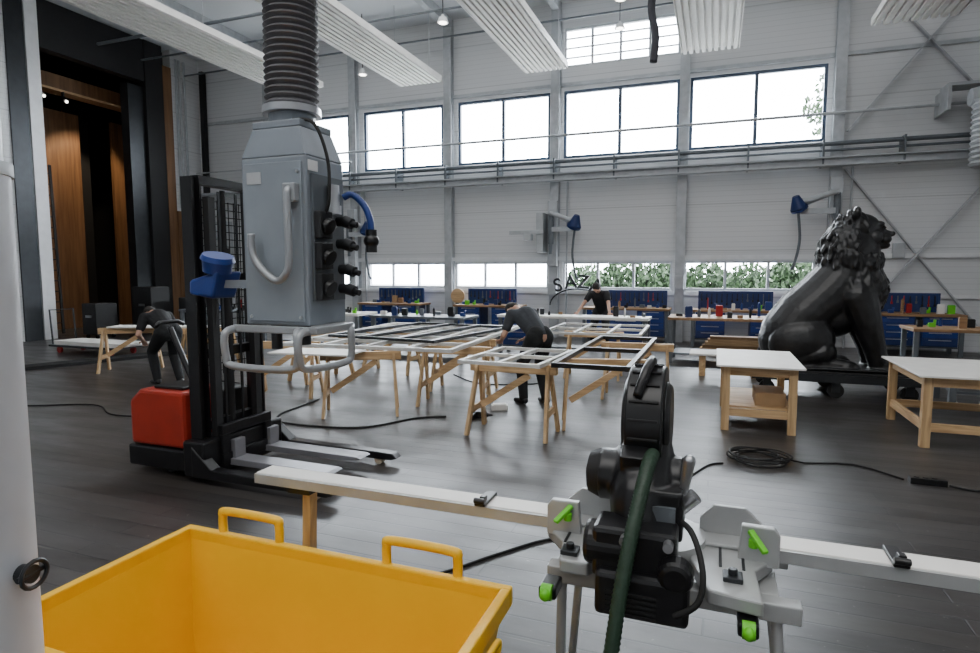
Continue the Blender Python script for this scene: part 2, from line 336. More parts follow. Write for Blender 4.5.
b=B(); b.bx(XL-.3,XL,YN,10.15,0,ZC).bx(XL-.3,XL,14.36,YW,0,ZC); b.out("wall_left",WM,kind="structure")
B().bx(XR,XR+.2,YN,YW+.3,0,ZC).out("wall_right",WM,kind="structure")
B().bx(-26,XR+.2,YN-.2,YN,0,ZC).out("wall_front",WM,kind="structure")
B().bx(-26.2,-26,YN,YW+.3,0,ZC).out("wall_stage",MATB,kind="structure")
B().bx(-26,-16.2,8.6,8.8,0,ZC).out("wall_stage_side",MATB,kind="structure")
n=0
def trim(b,mat,**k):
    global n; n+=1; return b.out("trim_%d"%n,mat,kind="structure",**k)
trim(B().bx(-25.9,-16.2,15.2,15.38,0,ZC-.01),MATB)
trim(B().bx(-25.9,-16.2,8.85,15.18,ZC-.05,ZC-.01),MATB)
trim(B().bx(XL-.3,XL+.06,10.16,10.46,0,ZC-.01),WHITE)
trim(B().bx(XL-.25,XL+.04,9.72,10.14,0,ZC-.01),DSTEEL)
trim(B().bx(XL-.3,XL+.02,13.45,14.05,0,ZC-.01),MATB)
trim(B().bx(XL-.25,XL+.03,14.05,14.35,0,7.9),PLY)
trim(B().bx(XL+.005,XL+.03,14.37,15.1,0,3.6),PLY)
for y in (14.5,14.62,14.8): trim(B().cyl((XL+.06,y,3.7),(XL+.06,y,8.2),.035),LGREY)
trim(B().bx(XL-.32,XL-.02,10.46,13.45,7.25,ZC-.01),MATB)
trim(B().bx(XL-.4,XL-.1,12.95,13.45,.0,7.1),DSTEEL)
for x in (-12.95,-9.9,-6.90,-3.92,-.80,2.42,5.6,8.6):
    trim(B().bx(x-.11,x+.11,15.18,15.20,0,ZC-.01).bx(x-.11,x+.11,15.36,15.38,0,ZC-.01).bx(x-.012,x+.012,15.2,15.36,0,ZC-.01),LGREY)
trim(B().cyl((-13.2,15.05,4.47),(8.9,15.05,4.47),.05).cyl((-13.2,15.05,4.33),(8.9,15.05,4.33),.028),MGREY,smooth="auto")
trim(B().bx(-15.7,8.9,14.85,15.1,4.14,4.17).bx(-15.7,8.9,14.85,15.1,3.98,4.01).bx(-15.7,8.9,14.965,14.985,4.01,4.14),LGREY)
trim(B().cyl((-11,15.1,5.12),(8.9,15.1,5.12),.032).cyl((-15.7,15.1,4.85),(-9.9,15.1,4.85),.02),LGREY,smooth="auto")
b=B()
for i in range(15): b.bx(-12.9+i*1.5,-12.86+i*1.5,14.95,15.36,4.0,4.55)
trim(b,MGREY)
trim(B().bx(-15.7,8.9,15.33,15.38,2.0,2.1).bx(-15.7,8.9,15.33,15.38,1.14,1.22),WHITE)
trim(B().bx(-15.7,8.9,15.34,15.39,6.38,6.46),LGREY)
for (z0,z1) in ((.2,3.95),(4.75,8.3)):
    trim(B().beam((2.6,15.25,z0),(5.45,15.25,z1),.03,.11,up=(0,1,0)).beam((2.6,15.3,z1),(5.45,15.3,z0),.03,.11,up=(0,1,0)),LGREY)
for i,y in enumerate((11.9,13.2,14.7)):
    trim(B().cyl((-15.6,y,7.75),(8.8,y,7.75),.025 if i else .04),MGREY)
for x in (-12.95,-9.9,-6.9,-3.92,-.8,2.42,5.6):
    trim(B().bx(x-.09,x+.09,-4.9,15.3,8.2,8.44),LGREY)
wn=0
def window(x0,x1,z0,z1,mull,fr,t=.06,horiz=()):
    global wn; wn+=1; b=B(); y0,y1=YW+.03,YW+.12
    b.bx(x0,x1,y0,y1,z0,z0+t).bx(x0,x1,y0,y1,z1-t,z1).bx(x0,x0+t,y0,y1,z0+t,z1-t).bx(x1-t,x1,y0,y1,z0+t,z1-t)
    for m in mull: xx=x0+(x1-x0)*m; b.bx(xx-t*.6,xx+t*.6,y0,y1,z0+t,z1-t)
    for h in horiz: zz=z0+(z1-z0)*h; b.bx(x0+t,x1-t,y0+.02,y1-.02,zz-.015,zz+.015)
    b.out("window_%d"%wn,fr,kind="structure")
for a in up: window(a[0],a[1],4.60,6.28,(.5,),FRAME,.068)
for a in lowx: window(a[0],a[1],1.26,1.96,(.33,.66),WFR,.05)
window(-3.74,-.94,6.86,7.80,(.25,.5,.75),WFR,.05,(.25,.5,.75))
B().bx(-60,60,YW+.3,90,-.6,-.3).out("ground_outside",M("pale_gravel",(.30,.30,.29),.9),label="pale gravel ground outside the hall windows",cat="ground")
LEAF=M("leaves",(.014,.034,.008),.7,var=.7,scale=9)
def leaves(b,c,r,nn,s):
    for i in range(nn):
        d=V((random.gauss(0,1),random.gauss(0,1),random.gauss(0,1))).normalized()*random.random()**.4
        p=V(c)+V((d.x*r[0],d.y*r[1],d.z*r[2])); q=Euler((random.random()*6,random.random()*6,random.random()*6)).to_matrix()
        vs=[b.bm.verts.new(p+q@V(k)) for k in ((-s,0,0),(0,-s*.5,0),(s,0,0),(0,s*.5,0))]; b.bm.faces.new(vs)
random.seed(7)
b=B()
for i in range(7): leaves(b,(-4.6+i*1.45,22.5+random.random()*.8,1.0+random.random()*.5),(1.0,.8,.9),1100,.13)
for i in range(7): leaves(b,(-4.6+i*1.45,22.8,.15),(.95,.5,.45),120,.17)
h=b.out("hedge",LEAF,label="green leafy hedge outside the windows",cat="hedge"); h["kind"]="stuff"
tr=thing("tree","slim leafy tree standing outside the windows","tree",(4.2,27,-.3))
B().sweep([(4.2,27,-.3),(4.25,27,3),(4.1,27,6),(4.2,27,9)],[.16,.13,.09,.04],8).out("trunk",PLY,tr)
b=B()
for c in ((4.0,27,6.9),(4.4,27,7.9),(3.7,27,8.1),(4.1,27,9.0),(4.7,27,6.7)): leaves(b,c,(.7,.6,.7),170,.13)
b.out("foliage",LEAF,tr)["kind"]="stuff"
# ================================================================= ceiling radiant panels
for i,(x0,x1,y1) in enumerate(((-11.25,-9.95,13.9),(-7.95,-6.78,14.55),(-4.54,-3.5,14.7),(-.85,.33,14.7),(2.78,4.2,14.35))):
    t=thing("radiant_panel","long white ribbed ceiling panel hung on wires","ceiling panel",((x0+x1)/2,9.5,6.6),group="ribbed panels under the ceiling")
    b=B(); y0=3.0
    b.bx(x0,x1,y0,y1,6.66,6.69)
    nr=9; w=(x1-x0)/nr
    for k in range(nr): b.bx(x0+k*w+w*.2,x0+(k+1)*w-w*.2,y0,y1,6.59,6.66)
    b.bx(x0-.02,x0,y0,y1,6.6,6.74).bx(x1,x1+.02,y0,y1,6.6,6.74)
    b.out("panel",OFFW,t)
    for yy in (4,7,10,y1-.5):
        B().bx(x0,x1,yy-.03,yy+.03,6.69,6.73).cyl((x0+.1,yy,6.72),(x0+.1,yy,ZC-.01),.008,seg=6).cyl((x1-.1,yy,6.72),(x1-.1,yy,ZC-.01),.008,seg=6).out("hanger",LGREY,t)
EM=bpy.data.materials.new("lamp_glow"); EM.use_nodes=True; EM.node_tree.nodes["Principled BSDF"].inputs["Emission Color"].default_value=(1,.95,.85,1); EM.node_tree.nodes["Principled BSDF"].inputs["Emission Strength"].default_value=9
for (x,y,z) in ((-5.45,11.8,6.85),(-1.84,12.0,6.85),(-8.9,14.2,6.9),(-2.2,14.3,7.2)):
    t=thing("pendant_spotlight","small white pendant spotlight on a thin cable","lamp",(x,y,z),group="pendant spotlights")
    B().cyl((x,y,z+.16),(x,y,ZC-.01),.01,seg=6).out("cable",RUB,t)
    B().cyl((x,y,z),(x,y,z+.10),.12,.08).cyl((x,y,z+.10),(x,y,z+.16),.03).out("lamp_shade",WHITE,t,smooth="auto")
    B().cyl((x,y,z-.012),(x,y,z+.0),.085).out("bulb",EM,t)
b=B().sweep(sm_path([(-.95,9.26,ZC-.01),(-.97,9.26,7.5),(-.93,9.26,6.1),(-.98,9.28,5.5),(-.91,9.25,5.1),(-.93,9.24,4.72)]),.055,12)
b.out("hanging_hose",M("hose_dark_grey",(.03,.03,.04),.6),label="dark grey flexible hose hanging from the ceiling",cat="hose",smooth=True)
t=thing("ventilation_duct","silver round ventilation duct with flexible sleeve on bracket","duct",(5.0,14.5,3.7))
B().cyl((4.85,14.4,5.05),(8.0,14.4,5.05),.24,seg=28).cyl((4.85,14.4,5.05),(4.5,14.4,5.05),.24,.16,seg=28).out("pipe",LGREY,t,smooth="auto")
pp=[(4.84,14.3,3.72+.05*i) for i in range(26)]
B().sweep(pp,[.33 if i%2 else .29 for i in range(26)],24).out("flexible_sleeve",LGREY,t)
B().bx(4.2,5.9,14.6,15.1,5.36,5.42).bx(4.2,4.26,14.6,15.38,4.9,5.36).bx(5.7,5.76,14.6,15.38,4.9,5.36).out("bracket",LGREY,t)
# ================================================================= stage area
for i,(y0,y1,x,z1,mt) in enumerate(((12.0,13.1,-18.2,6.4,PLY),(13.15,13.9,-18.9,6.9,MATB),(14.0,15.1,-18.0,6.4,PLY),(11.1,11.95,-20.5,6.0,MATB))):
    t=thing("stage_flat","tall brown plywood stage flat with battens" if mt is PLY else "tall black-painted stage flat with battens","stage flat",(x,(y0+y1)/2,0),group="stage flats behind the opening")
    B().bx(x-.02,x+.02,y0,y1,0,z1).out("panel",mt,t)
    for yy in (y0+.03,y1-.03): B().bx(x-.08,x-.02,yy-.03,yy+.03,0,z1).out("batten",PLY,t)
    for k in range(4): B().bx(x-.08,x-.02,y0+.06,y1-.06,.1+k*z1/4,.18+k*z1/4).out("batten",PLY,t)
t=thing("stage_portal","brown wooden header on black posts inside the stage","portal",(-17.3,12.4,0))
B().bx(-17.5,-17.1,10.4,14.2,6.72,7.1).out("header",PLY,t); B().bx(-17.52,-17.08,10.4,14.2,6.66,6.72).out("edge_strip",PINEY,t)
for y in (10.4,14.15):
    B().bx(-17.4,-17.2,y-.06,y+.06,0,6.66).out("post",MATB,t)
for (y,z) in ((11.3,6.5),(11.9,6.5)):
    t=thing("stage_spotlight","small black stage spotlight with warm lamp","lamp",(-17.0,y,6.4),group="stage spotlights")
    B().cyl((-17.05,y,6.5),(-16.95,y,6.4),.05,.07).bx(-17.1,-17.03,y-.02,y+.02,6.45,6.655).out("housing",BLACK,t); B().ball((-16.93,y,6.385),.035).out("bulb",EM,t)
t=thing("step_ladder","tall dark ladder leaning in the dark stage","ladder",(-17.2,11.2,0))
B().beam((-16.9,11.0,0),(-17.05,11.0,4.6),.03,.07).out("stile",MATB,t); B().beam((-16.9,11.4,0),(-17.05,11.4,4.6),.03,.07).out("stile",MATB,t)
for k in range(15): B().cyl((-16.91-.0095*k,11.0,.3+k*.29),(-16.91-.0095*k,11.4,.3+k*.29),.015,seg=8).out("rung",MATB,t)
B().bx(-15.5,-15.36,15.15,15.3,0,8.0).out("cable_tray",MATB,label="black vertical cable tray standing against the wall",cat="cable tray")
B().bx(-15.1,-14.55,15.1,15.34,.0,3.3).bx(-14.85,-14.84,15.09,15.1,1.4,1.8).out("locker",LGREY,label="narrow tall light grey locker against the wall",cat="locker")
# ================================================================= left foreground column
cx,cy=-1.366,.718
t=thing("support_column","round white-painted support column with clamp valve","column",(cx,cy,0))
B().cyl((cx,cy,0),(cx,cy,1.90),.10,seg=48).cyl((cx,cy,1.90),(cx,cy,ZC-.01),.09,seg=48).out("shaft",M("column_paint",(.56,.58,.62),.4,var=.05),t,smooth="auto")
B().cyl((cx,cy,1.885),(cx,cy,1.91),.105,seg=48).out("collar",LGREY,t,smooth="auto")
e1=V((.967,.254,0)); e2=V((.254,-.967,0)); c0=V((cx,cy,1.105))
b=B().cyl(c0+e1*.095,c0+e1*.125,.018)
b.sweep([c0+e1*.128+e2*(.03*math.cos(a))+V((0,0,.026*math.sin(a))) for a in [k*math.pi/8 for k in range(16)]],.0045,8,closed=True)
b.cyl(c0+e1*.12-e2*.03,c0+e1*.12+e2*.03,.006)
b.out("valve",DSTEEL,t,smooth="auto")
# ================================================================= yellow skip
X0,X1,Y0,Y1,ZT=-1.79,-.565,.95,1.62,.75
t=thing("tipping_skip","large open yellow steel tipping skip with bar handles","skip container",(-1.17,1.28,0))
b=B()
def wl(p0,p1,q0,q1,n_):
    n_=V(n_)*.012
    b.hexa([V(q0),V(q1),V(q1)+n_,V(q0)+n_],[V(p0),V(p1),V(p1)+n_,V(p0)+n_])
ins=.10; zb=.16
wl((X0,Y1,ZT),(X1,Y1,ZT),(X0+ins,Y1-ins,zb),(X1-ins,Y1-ins,zb),(0,1,0))
wl((X0,Y0,ZT),(X1,Y0,ZT),(X0+ins,Y0+ins*.3,zb),(X1-ins,Y0+ins*.3,zb),(0,-1,0))
wl((X0,Y0,ZT),(X0,Y1,ZT),(X0+ins,Y0+ins*.3,zb),(X0+ins,Y1-ins,zb),(-1,0,0))
wl((X1,Y0,ZT),(X1,Y1,ZT),(X1-ins,Y0+ins*.3,zb),(X1-ins,Y1-ins,zb),(1,0,0))
b.bx(X0+ins,X1-ins,Y0+ins*.3,Y1-ins,zb-.015,zb)
b.out("body",YEL,t)
b=B(); r=.025
b.bx(X0-.025,X1+.025,Y1-.005,Y1+r,ZT-.05,ZT+.010).bx(X0-.025,X1+.025,Y0-r,Y0+.005,ZT-.05,ZT+.010)
b.bx(X0-r,X0+.005,Y0,Y1,ZT-.05,ZT+.010).bx(X1-.005,X1+r,Y0,Y1,ZT-.05,ZT+.010)
b.out("rim",YEL,t,bev=.006)
for (a,c) in ((-1.65,-1.40),(-.97,-.72)):
    B().sweep(sm_path([(a,Y1+.02,ZT),(a,Y1+.02,ZT+.065),(a+.02,Y1+.02,ZT+.085),(c-.02,Y1+.02,ZT+.085),(c,Y1+.02,ZT+.065),(c,Y1+.02,ZT)],5),.0155,10).out("handle",YEL,t,smooth=True)
B().sweep(sm_path([(X1+.02,1.44,ZT-.09),(X1+.045,1.44,ZT-.08),(X1+.05,1.44,ZT-.04),(X1+.05,1.30,ZT-.04),(X1+.045,1.28,ZT-.08),(X1+.02,1.28,ZT-.09)],5),.009,10).out("handle",YEL,t,smooth=True)
for (a,c) in ((-1.55,-1.37),(-.93,-.75)): B().bx(a,c,Y0+.05,Y1-.12,.06,.145).out("fork_pocket",DSTEEL,t)
for yy in (Y0+.14,Y1-.2): B().bx(-1.6,-.75,yy-.04,yy+.04,.0,.06).out("skid",DSTEEL,t)
# ================================================================= hanging service unit
ux,uy=-1.42,1.80; hx0,hx1,hy0,hy1=-1.555,-1.285,1.69,1.905
t=thing("service_unit","grey hanging service unit with sockets and tube handles","service unit",(ux,uy,1.36))
b=B().bx(hx0,hx1,hy0,hy1,1.515,2.09); b.out("body",UNIT,t,bev=.006)
b=B().hexa([(hx0,hy0,2.09),(hx1,hy0,2.09),(hx1,hy1,2.09),(hx0,hy1,2.09)],[(ux-.10,uy-.09,2.19),(ux+.10,uy-.09,2.19),(ux+.10,uy+.09,2.19),(ux-.10,uy+.09,2.19)])
b.bx(ux-.10,ux+.10,uy-.09,uy+.09,2.19,2.215).cyl((ux,uy,2.21),(ux,uy,2.27),.08,seg=28); b.out("hood",UNIT,t,bev=.004)
B().bx(hx0+.015,hx1-.015,hy0-.006,hy0,1.53,2.07).out("door",M("unit_grey_door",(.24,.275,.31),.32,var=.14,scale=4),t,bev=.002)
B().bx(hx0+.03,hx0+.09,hy0-.008,hy0-.006,2.0,2.04).out("info_label",LGREY,t)
B().bx(hx1+.001,hx1+.004,hy0+.01,hy0+.06,2.04,2.075).out("info_label",WHITE,t)
for (xx,zz) in ((hx0+.03,1.545),(hx1-.03,1.545),(hx1-.03,2.035),(hx0+.03,1.79)):
    B().cyl((xx,hy0-.010,zz),(xx,hy0-.006,zz),.006,seg=10).out("screw",STEEL,t)
pts=[];rad=[]; z=2.25; k=0
while z<ZC-.02:
    wob=.02*math.sin((z-2.2)*1.1); pts.append((ux+wob-.01*(z-2.25),uy,z)); rad.append(.094 if k%2 else .082); z+=.011; k+=1
B().sweep(pts,rad,22).out("flexible_duct",M("duct_grey_fabric",(.14,.14,.15),.38,.2),t)
B().cyl((ux,uy,2.25),(ux,uy,2.274),.10,seg=28).out("clamp",STEEL,t,smooth="auto")
y=hy0-.035
B().sweep(sm_path([(-1.335,hy0,1.965),(-1.335,y,1.96),(-1.335,y,1.76),(-1.345,y,1.70),(-1.385,y,1.67),(-1.44,y,1.70),(-1.485,y,1.76),(-1.49,y,1.83)],6),.0125,12).out("hose_hook",TUBE,t,smooth=True)
B().bx(-1.36,-1.31,hy0-.03,hy0-.0,1.935,1.995).out("hook_plate",TUBE,t,bev=.004)
for (q0,q1) in (((-1.585,1.62),(-1.285,1.62)),((-1.275,1.62),(-1.235,1.86))):
    p0=V((q0[0],q0[1],0)); p1=V((q1[0],q1[1],0)); d=(p1-p0).normalized(); lo=1.375; hi=1.50
    B().sweep(sm_path([p0+V((0,.08,hi)),p0+V((0,0,hi-.01)),p0+V((0,0,lo+.03)),p0+d*.035+V((0,0,lo)),p1-d*.035+V((0,0,lo)),p1+V((0,0,lo+.03)),p1+V((0,0,hi-.01)),p1+V((-.04,.06,hi))],5),.013,12).out("tube_handle",TUBE,t,smooth=True)
B().bx(-1.59,-1.28,1.655,1.68,1.49,1.515).out("bumper_bar",TUBE,t,bev=.004)
B().bx(-1.28,-1.235,1.66,1.88,1.49,1.515).out("bumper_bar",TUBE,t,bev=.004)
B().cyl((-1.5,1.78,1.42),(-1.5,1.78,1.515),.02).cyl((-1.38,1.78,1.44),(-1.38,1.78,1.515),.025).bx(-1.5,-1.38,1.765,1.795,1.49,1.515).out("outlet",DSTEEL,t,smooth="auto")
B().bx(hx1,hx1+.012,hy0+.02,hy1-.02,1.60,2.03).out("socket_plate",M("socket_plate_grey",(.09,.105,.12),.4),t)
for (yy,zz) in ((1.745,1.86),(1.745,1.755),(1.745,1.65)):
    B().bx(hx1+.012,hx1+.04,yy-.035,yy+.035,zz-.046,zz+.046).cyl((hx1+.035,yy,zz),(hx1+.055,yy-.0,zz-.01),.027,.03).out("power_socket",BLACK,t,bev=.004)
for (yy,zz) in ((1.85,1.88),(1.85,1.80),(1.86,1.71),(1.86,1.64)):
    B().cyl((hx1+.012,yy,zz),(hx1+.04,yy,zz),.018).cyl((hx1+.04,yy,zz),(hx1+.07,yy,zz-.01),.022,.02).cyl((hx1+.07,yy,zz-.01),(hx1+.09,yy,zz-.015),.011).out("air_coupling",DSTEEL,t,smooth="auto")
B().cyl((hx1+.03,1.80,1.93),(hx1+.03,1.80,2.0),.02).cyl((hx1+.03,1.80,1.9),(hx1+.03,1.80,1.93),.026).out("pressure_regulator",STEEL,t,smooth="auto")
B().sweep(sm_path([(hx1+.03,1.86,1.965),(hx1+.06,1.87,1.975),(hx1+.10,1.88,1.94),(hx1+.125,1.88,1.89),(hx1+.13,1.88,1.84)],6),.012,10).out("air_hose",BLUEP,t,smooth=True)
B().cyl((hx1+.13,1.88,1.85),(hx1+.13,1.88,1.77),.02).ball((hx1+.13,1.88,1.81),(.028,.028,.026)).out("hose_coupling",BLACK,t,smooth="auto")
B().sweep(sm_path([(ux+.05,uy-.06,2.22),(hx1+.0,hy0+.05,2.20),(hx1+.045,hy0+.06,2.08),(hx1+.05,hy0+.055,1.95),(hx1+.035,hy0+.055,1.9)],6),.006,8).out("cable",RUB,t,smooth=True)
bx_,by_=-1.78,1.78
b=B().hexa([(bx_-.085,by_-.05,1.615),(bx_+.04,by_-.06,1.60),(bx_+.04,by_+.06,1.60),(bx_-.085,by_+.05,1.615)],[(bx_-.085,by_-.045,1.67),(bx_+.075,by_-.065,1.705),(bx_+.075,by_+.065,1.705),(bx_-.085,by_+.045,1.67)])
b.out("blue_socket",BLUEP,t,bev=.012,label="blue plastic industrial socket with hinged lid")
B().cyl((bx_+.03,by_-.02,1.70),(bx_+.04,by_-.025,1.745),.05,.055,seg=24).cyl((bx_+.04,by_-.025,1.745),(bx_+.045,by_-.027,1.762),.062,.055,seg=24).out("socket_lid",BLUEP,t,smooth="auto")
B().bx(bx_+.05,hx0,by_-.015,by_+.015,1.64,1.67).out("socket_bracket",UNIT,t)
# ================================================================= mitre saw on stand
t=SAW
b=B(); b.cyl(W(0,0,.862),W(0,0,.905),.15,seg=40); b.box(W(0,-.16,.882),(.10,.16,.036)); b.out("turntable",ALU,t,smooth="auto")
b=B()
b.prism([(sx-.33,sy+.13),(sx-.10,sy+.15),(sx-.10,sy-.12),(sx-.17,sy-.25),(sx-.25,sy-.25),(sx-.27,sy-.13),(sx-.34,sy-.04)],'z',.845,.885)
b.prism([(sx+.31,sy+.13),(sx+.10,sy+.15),(sx+.10,sy-.12),(sx+.15,sy-.28),(sx+.28,sy-.30),(sx+.27,sy-.13),(sx+.32,sy-.04)],'z',.845,.885)
b.bx(sx-.3,sx+.3,sy-.02,sy+.12,.885,.897)
b.out("saw_table",ALU,t,bev=.006)
for s_ in (-1,1):
    for k in range(2): B().box(W(s_*(.19+.06*k),-.08,.8865),(.008,.12,.003)).out("table_groove",DSTEEL,t)
    B().box(W(s_*.22,-.20,.892),(.05,.05,.014)).cyl(W(s_*.22,-.20,.895),W(s_*.22,-.20,.915),.012).out("table_bolt",DSTEEL,t,bev=.003)
    B().prism([(sx+s_*.12,.895),(sx+s_*.31,.895),(sx+s_*.31,.93),(sx+s_*.25,.985),(sx+s_*.16,.985),(sx+s_*.12,.94)],'y',sy+.06,sy+.075).out("fence",ALU,t,bev=.003)
    B().prism([(sx+s_*.225,.87),(sx+s_*.335,.87),(sx+s_*.335,.965),(sx+s_*.32,.985),(sx+s_*.235,.985)],'y',sy-.07,sy-.045).out("end_bracket",ALU,t,bev=.004)
    B().box(W(s_*.275+.01,-.10,.955),(.018,.075,.012),(.5,0,s_*.6)).cyl(W(s_*.265+.01,-.085,.93),W(s_*.265+.01,-.085,.955),.013).out("clamp_lever",GREEN,t,bev=.003)
    B().cyl(W(s_*.255-.015,-.33,.825),W(s_*.255+.015,-.33,.825),.022).ball(W(s_*.255,-.345,.825),(.016,.018,.018)).out("clamp_knob",GREEN,t,smooth="auto")
    B().box(W(s_*.255,-.29,.82),(.05,.08,.035)).out("clamp_body",BLACK,t,bev=.006)
gz=1.245
b=B(); b.cyl(W(-.085,.04,gz),W(.022,.04,gz),.165,seg=56)
b.cyl(W(.022,.04,gz),W(.04,.04,gz),.12,.105,seg=40).cyl(W(-.085,.04,gz),W(-.10,.04,gz),.135,.12,seg=40)
b.out("blade_guard",BLACK,t,smooth="auto",bev=.006)
for k in range(14):
    a=math.radians(-20+k*19); B().box(W(-.032,.04+.166*math.cos(a),gz+.166*math.sin(a)),(.085,.010,.008),(a,0,0)).out("guard_rib",MATB,t,bev=.002)
B().cyl(W(-.195,-.05,1.085),W(-.155,-.05,1.085),.06,.076,seg=28).cyl(W(-.202,-.05,1.085),W(-.195,-.05,1.085),.03,seg=24).out("motor_cap",MATB,t,smooth="auto",bev=.003)
B().bx(sx-.0,sx+.06,sy-.212,sy-.198,1.0,1.06).out("rating_plate",MGREY,t)
b=B()
b.box(W(-.03,-.24,.95),(.22,.13,.14)).cyl(W(-.165,-.25,.955),W(-.03,-.25,.955),.06,seg=28)
b.box(W(-.005,-.285,.855),(.24,.11,.12)).cyl(W(.08,-.29,.93),W(.08,-.345,.925),.048,.043,seg=24)
b.out("rear_housing",BLACK,t,bev=.014)
for k in range(5): B().box(W(-.03,-.342,.81+.014*k),(.13,.006,.007)).out("vent_slot",MATB,t)
for dx in (-.05,.06):
    B().cyl(W(dx,-.33,1.0),W(dx,.14,1.0),.013,seg=16).out("slide_rod",STEEL,t,smooth="auto")
B().cap(W(.085,-.14,1.07),W(.10,-.15,1.18),.012,.017).cyl(W(.07,-.14,1.03),W(.12,-.14,1.08),.022).out("lock_lever",STEEL,t,smooth="auto",label="chrome lock lever")
B().sweep(sm_path([W(-.03,.1,1.39),W(-.02,.02,1.43),W(-.03,-.06,1.41),W(-.05,-.1,1.34)],6),.014,10).out("handle",BLACK,t,smooth=True)
B().sweep(sm_path([W(.04,-.1,1.0),W(.11,-.24,1.02),W(.145,-.32,.95),W(.135,-.35,.88),W(.08,-.34,.83)],6),.008,8).out("power_cable",RUB,t,smooth=True)
pts=sm_path([W(0,-.13,1.18),W(-.005,-.20,1.17),W(-.02,-.28,1.09),W(-.04,-.36,.96),W(-.06,-.42,.78),W(-.075,-.46,.55),W(-.04,-.46,.3),W(.10,-.35,.06),W(.5,-.2,.035),W(.9,-.3,.035)],10)
pp=[];rr=[]
for i in range(len(pts)-1):
    for k in range(3):
        pp.append(pts[i].lerp(pts[i+1],k/3)); rr.append(.0205 if (len(pp)%2) else .0175)
B().sweep(pp,rr,14).out("suction_hose",HOSEG,t,label="dark green ribbed dust suction hose",smooth=True)
t=thing("saw_stand","folding saw stand with long pale extension rails","saw stand",(sx,sy,0))
for (a,c) in ((-1.70,-.46),(.18,1.65)):
    B().bx(a,c,1.87,1.965,.87,.90).out("rail",OFFW,t,bev=.003)
    B().bx(a,c,1.858,1.87,.86,.897).out("rail_edge",ALU,t)
for xx in (-.73,.50):
    B().bx(xx-.02,xx+.02,1.85,1.975,.900,.912).bx(xx-.006,xx+.015,1.865,1.89,.912,.93).cyl((xx-.02,1.85,.92),(xx+.02,1.85,.92),.010).out("rail_stop",BLACK,t,bev=.003)
B().bx(-.44,.24,1.66,1.71,.785,.835).bx(-.44,.24,1.98,2.03,.785,.835).bx(-.42,-.37,1.71,1.98,.785,.835).bx(.14,.19,1.71,1.98,.785,.835).out("stand_frame",ALU,t,bev=.004)
for (x_,y_,fx,fy) in ((-.40,1.69,-.42,1.74),(.18,1.69,.24,1.62),(-.40,2.0,-.5,2.25),(.18,2.0,.28,2.25)):
    B().cyl((x_,y_,.80),(fx,fy,.02),.015).cyl((fx,fy,.0),(fx,fy,.04),.022).out("leg",ALU,t,smooth="auto")
B().beam((-1.48,1.92,.86),(-1.56,1.98,.0),.035,.045).out("support_leg",PINEZ,t,label="pale wooden support leg")
B().beam((1.50,1.92,.86),(1.54,2.02,.0),.035,.045).out("support_leg",PINEZ,t,label="pale wooden support leg")
B().bx(-1.54,-1.44,1.86,1.97,.84,.868).out("leg_clamp",BLACK,t)
# ================================================================= stacker
t=thing("pallet_stacker","red and black electric pallet stacker with tall mast","pallet stacker",(-4.0,4.05,0))
b=B(); b.bx(-4.66,-3.95,3.62,4.50,.06,.24); b.bx(-4.0,-3.78,3.58,4.52,.04,.34); b.out("chassis",BLACK,t,bev=.02)
b=B(); b.prism([(-4.62,.25),(-4.02,.25),(-4.02,.72),(-4.50,.72),(-4.62,.62)],'y',3.62,4.06); b.out("battery_cover",RED,t,bev=.03)
b=B(); b.prism([(-4.55,.25),(-4.05,.25),(-4.05,.66),(-4.48,.66)],'y',4.07,4.4); b.out("rear_cover",BLACK,t,bev=.02)
B().bx(-4.42,-4.1,3.70,3.98,.72,.745).out("cover_plate",BLACK,t,bev=.01)
for yy in (3.70,4.34):
    b=B(); b.bx(-3.97,-3.86,yy-.05,yy-.03,.06,2.45).bx(-3.97,-3.86,yy+.03,yy+.05,.06,2.45).bx(-3.94,-3.90,yy-.03,yy+.03,.06,2.45); b.out("mast_rail",BLACK,t)
    B().bx(-3.86,-3.80,yy-.035+(.09 if yy<4 else -.09),yy+.035+(.09 if yy<4 else -.09),.12,2.30).out("inner_rail",MATB,t)
for z in (.4,1.0,1.62,2.40): B().bx(-3.96,-3.88,3.74,4.30,z,z+.07).out("crossbar",BLACK,t)
B().cyl((-3.91,4.02,.3),(-3.91,4.02,1.9),.04).cyl((-3.91,4.02,1.9),(-3.91,4.02,2.38),.022).out("lift_cylinder",MATB,t,smooth="auto")
for yy in (3.93,4.12): B().bx(-3.87,-3.86,yy-.012,yy+.012,.4,2.36).out("lift_chain",DSTEEL,t)
b=B()
for k in range(9): b.bx(-3.985,-3.98,3.78+k*.062,3.788+k*.062,.82,2.3)
for k in range(24): b.bx(-3.985,-3.98,3.75,4.30,.85+k*.0625,.858+k*.0625)
b.out("mesh_guard",MATB,t)
B().bx(-3.80,-3.75,3.76,4.34,.10,.20).bx(-3.8,-3.75,3.76,4.34,.36,.44).bx(-3.8,-3.75,3.76,3.84,.2,.36).bx(-3.8,-3.75,4.26,4.34,.2,.36).out("fork_carriage",BLACK,t,bev=.005)
for yy in (3.92,4.34):
    b=B(); b.prism([(-3.76,.09),(-2.98,.09),(-2.80,.105),(-2.76,.12),(-2.80,.135),(-3.76,.145)],'y',yy-.085,yy+.085); b.bx(-3.77,-3.72,yy-.06,yy+.06,.09,.30); b.out("fork",M("fork_steel",(.24,.24,.26),.35,.4),t,bev=.006)
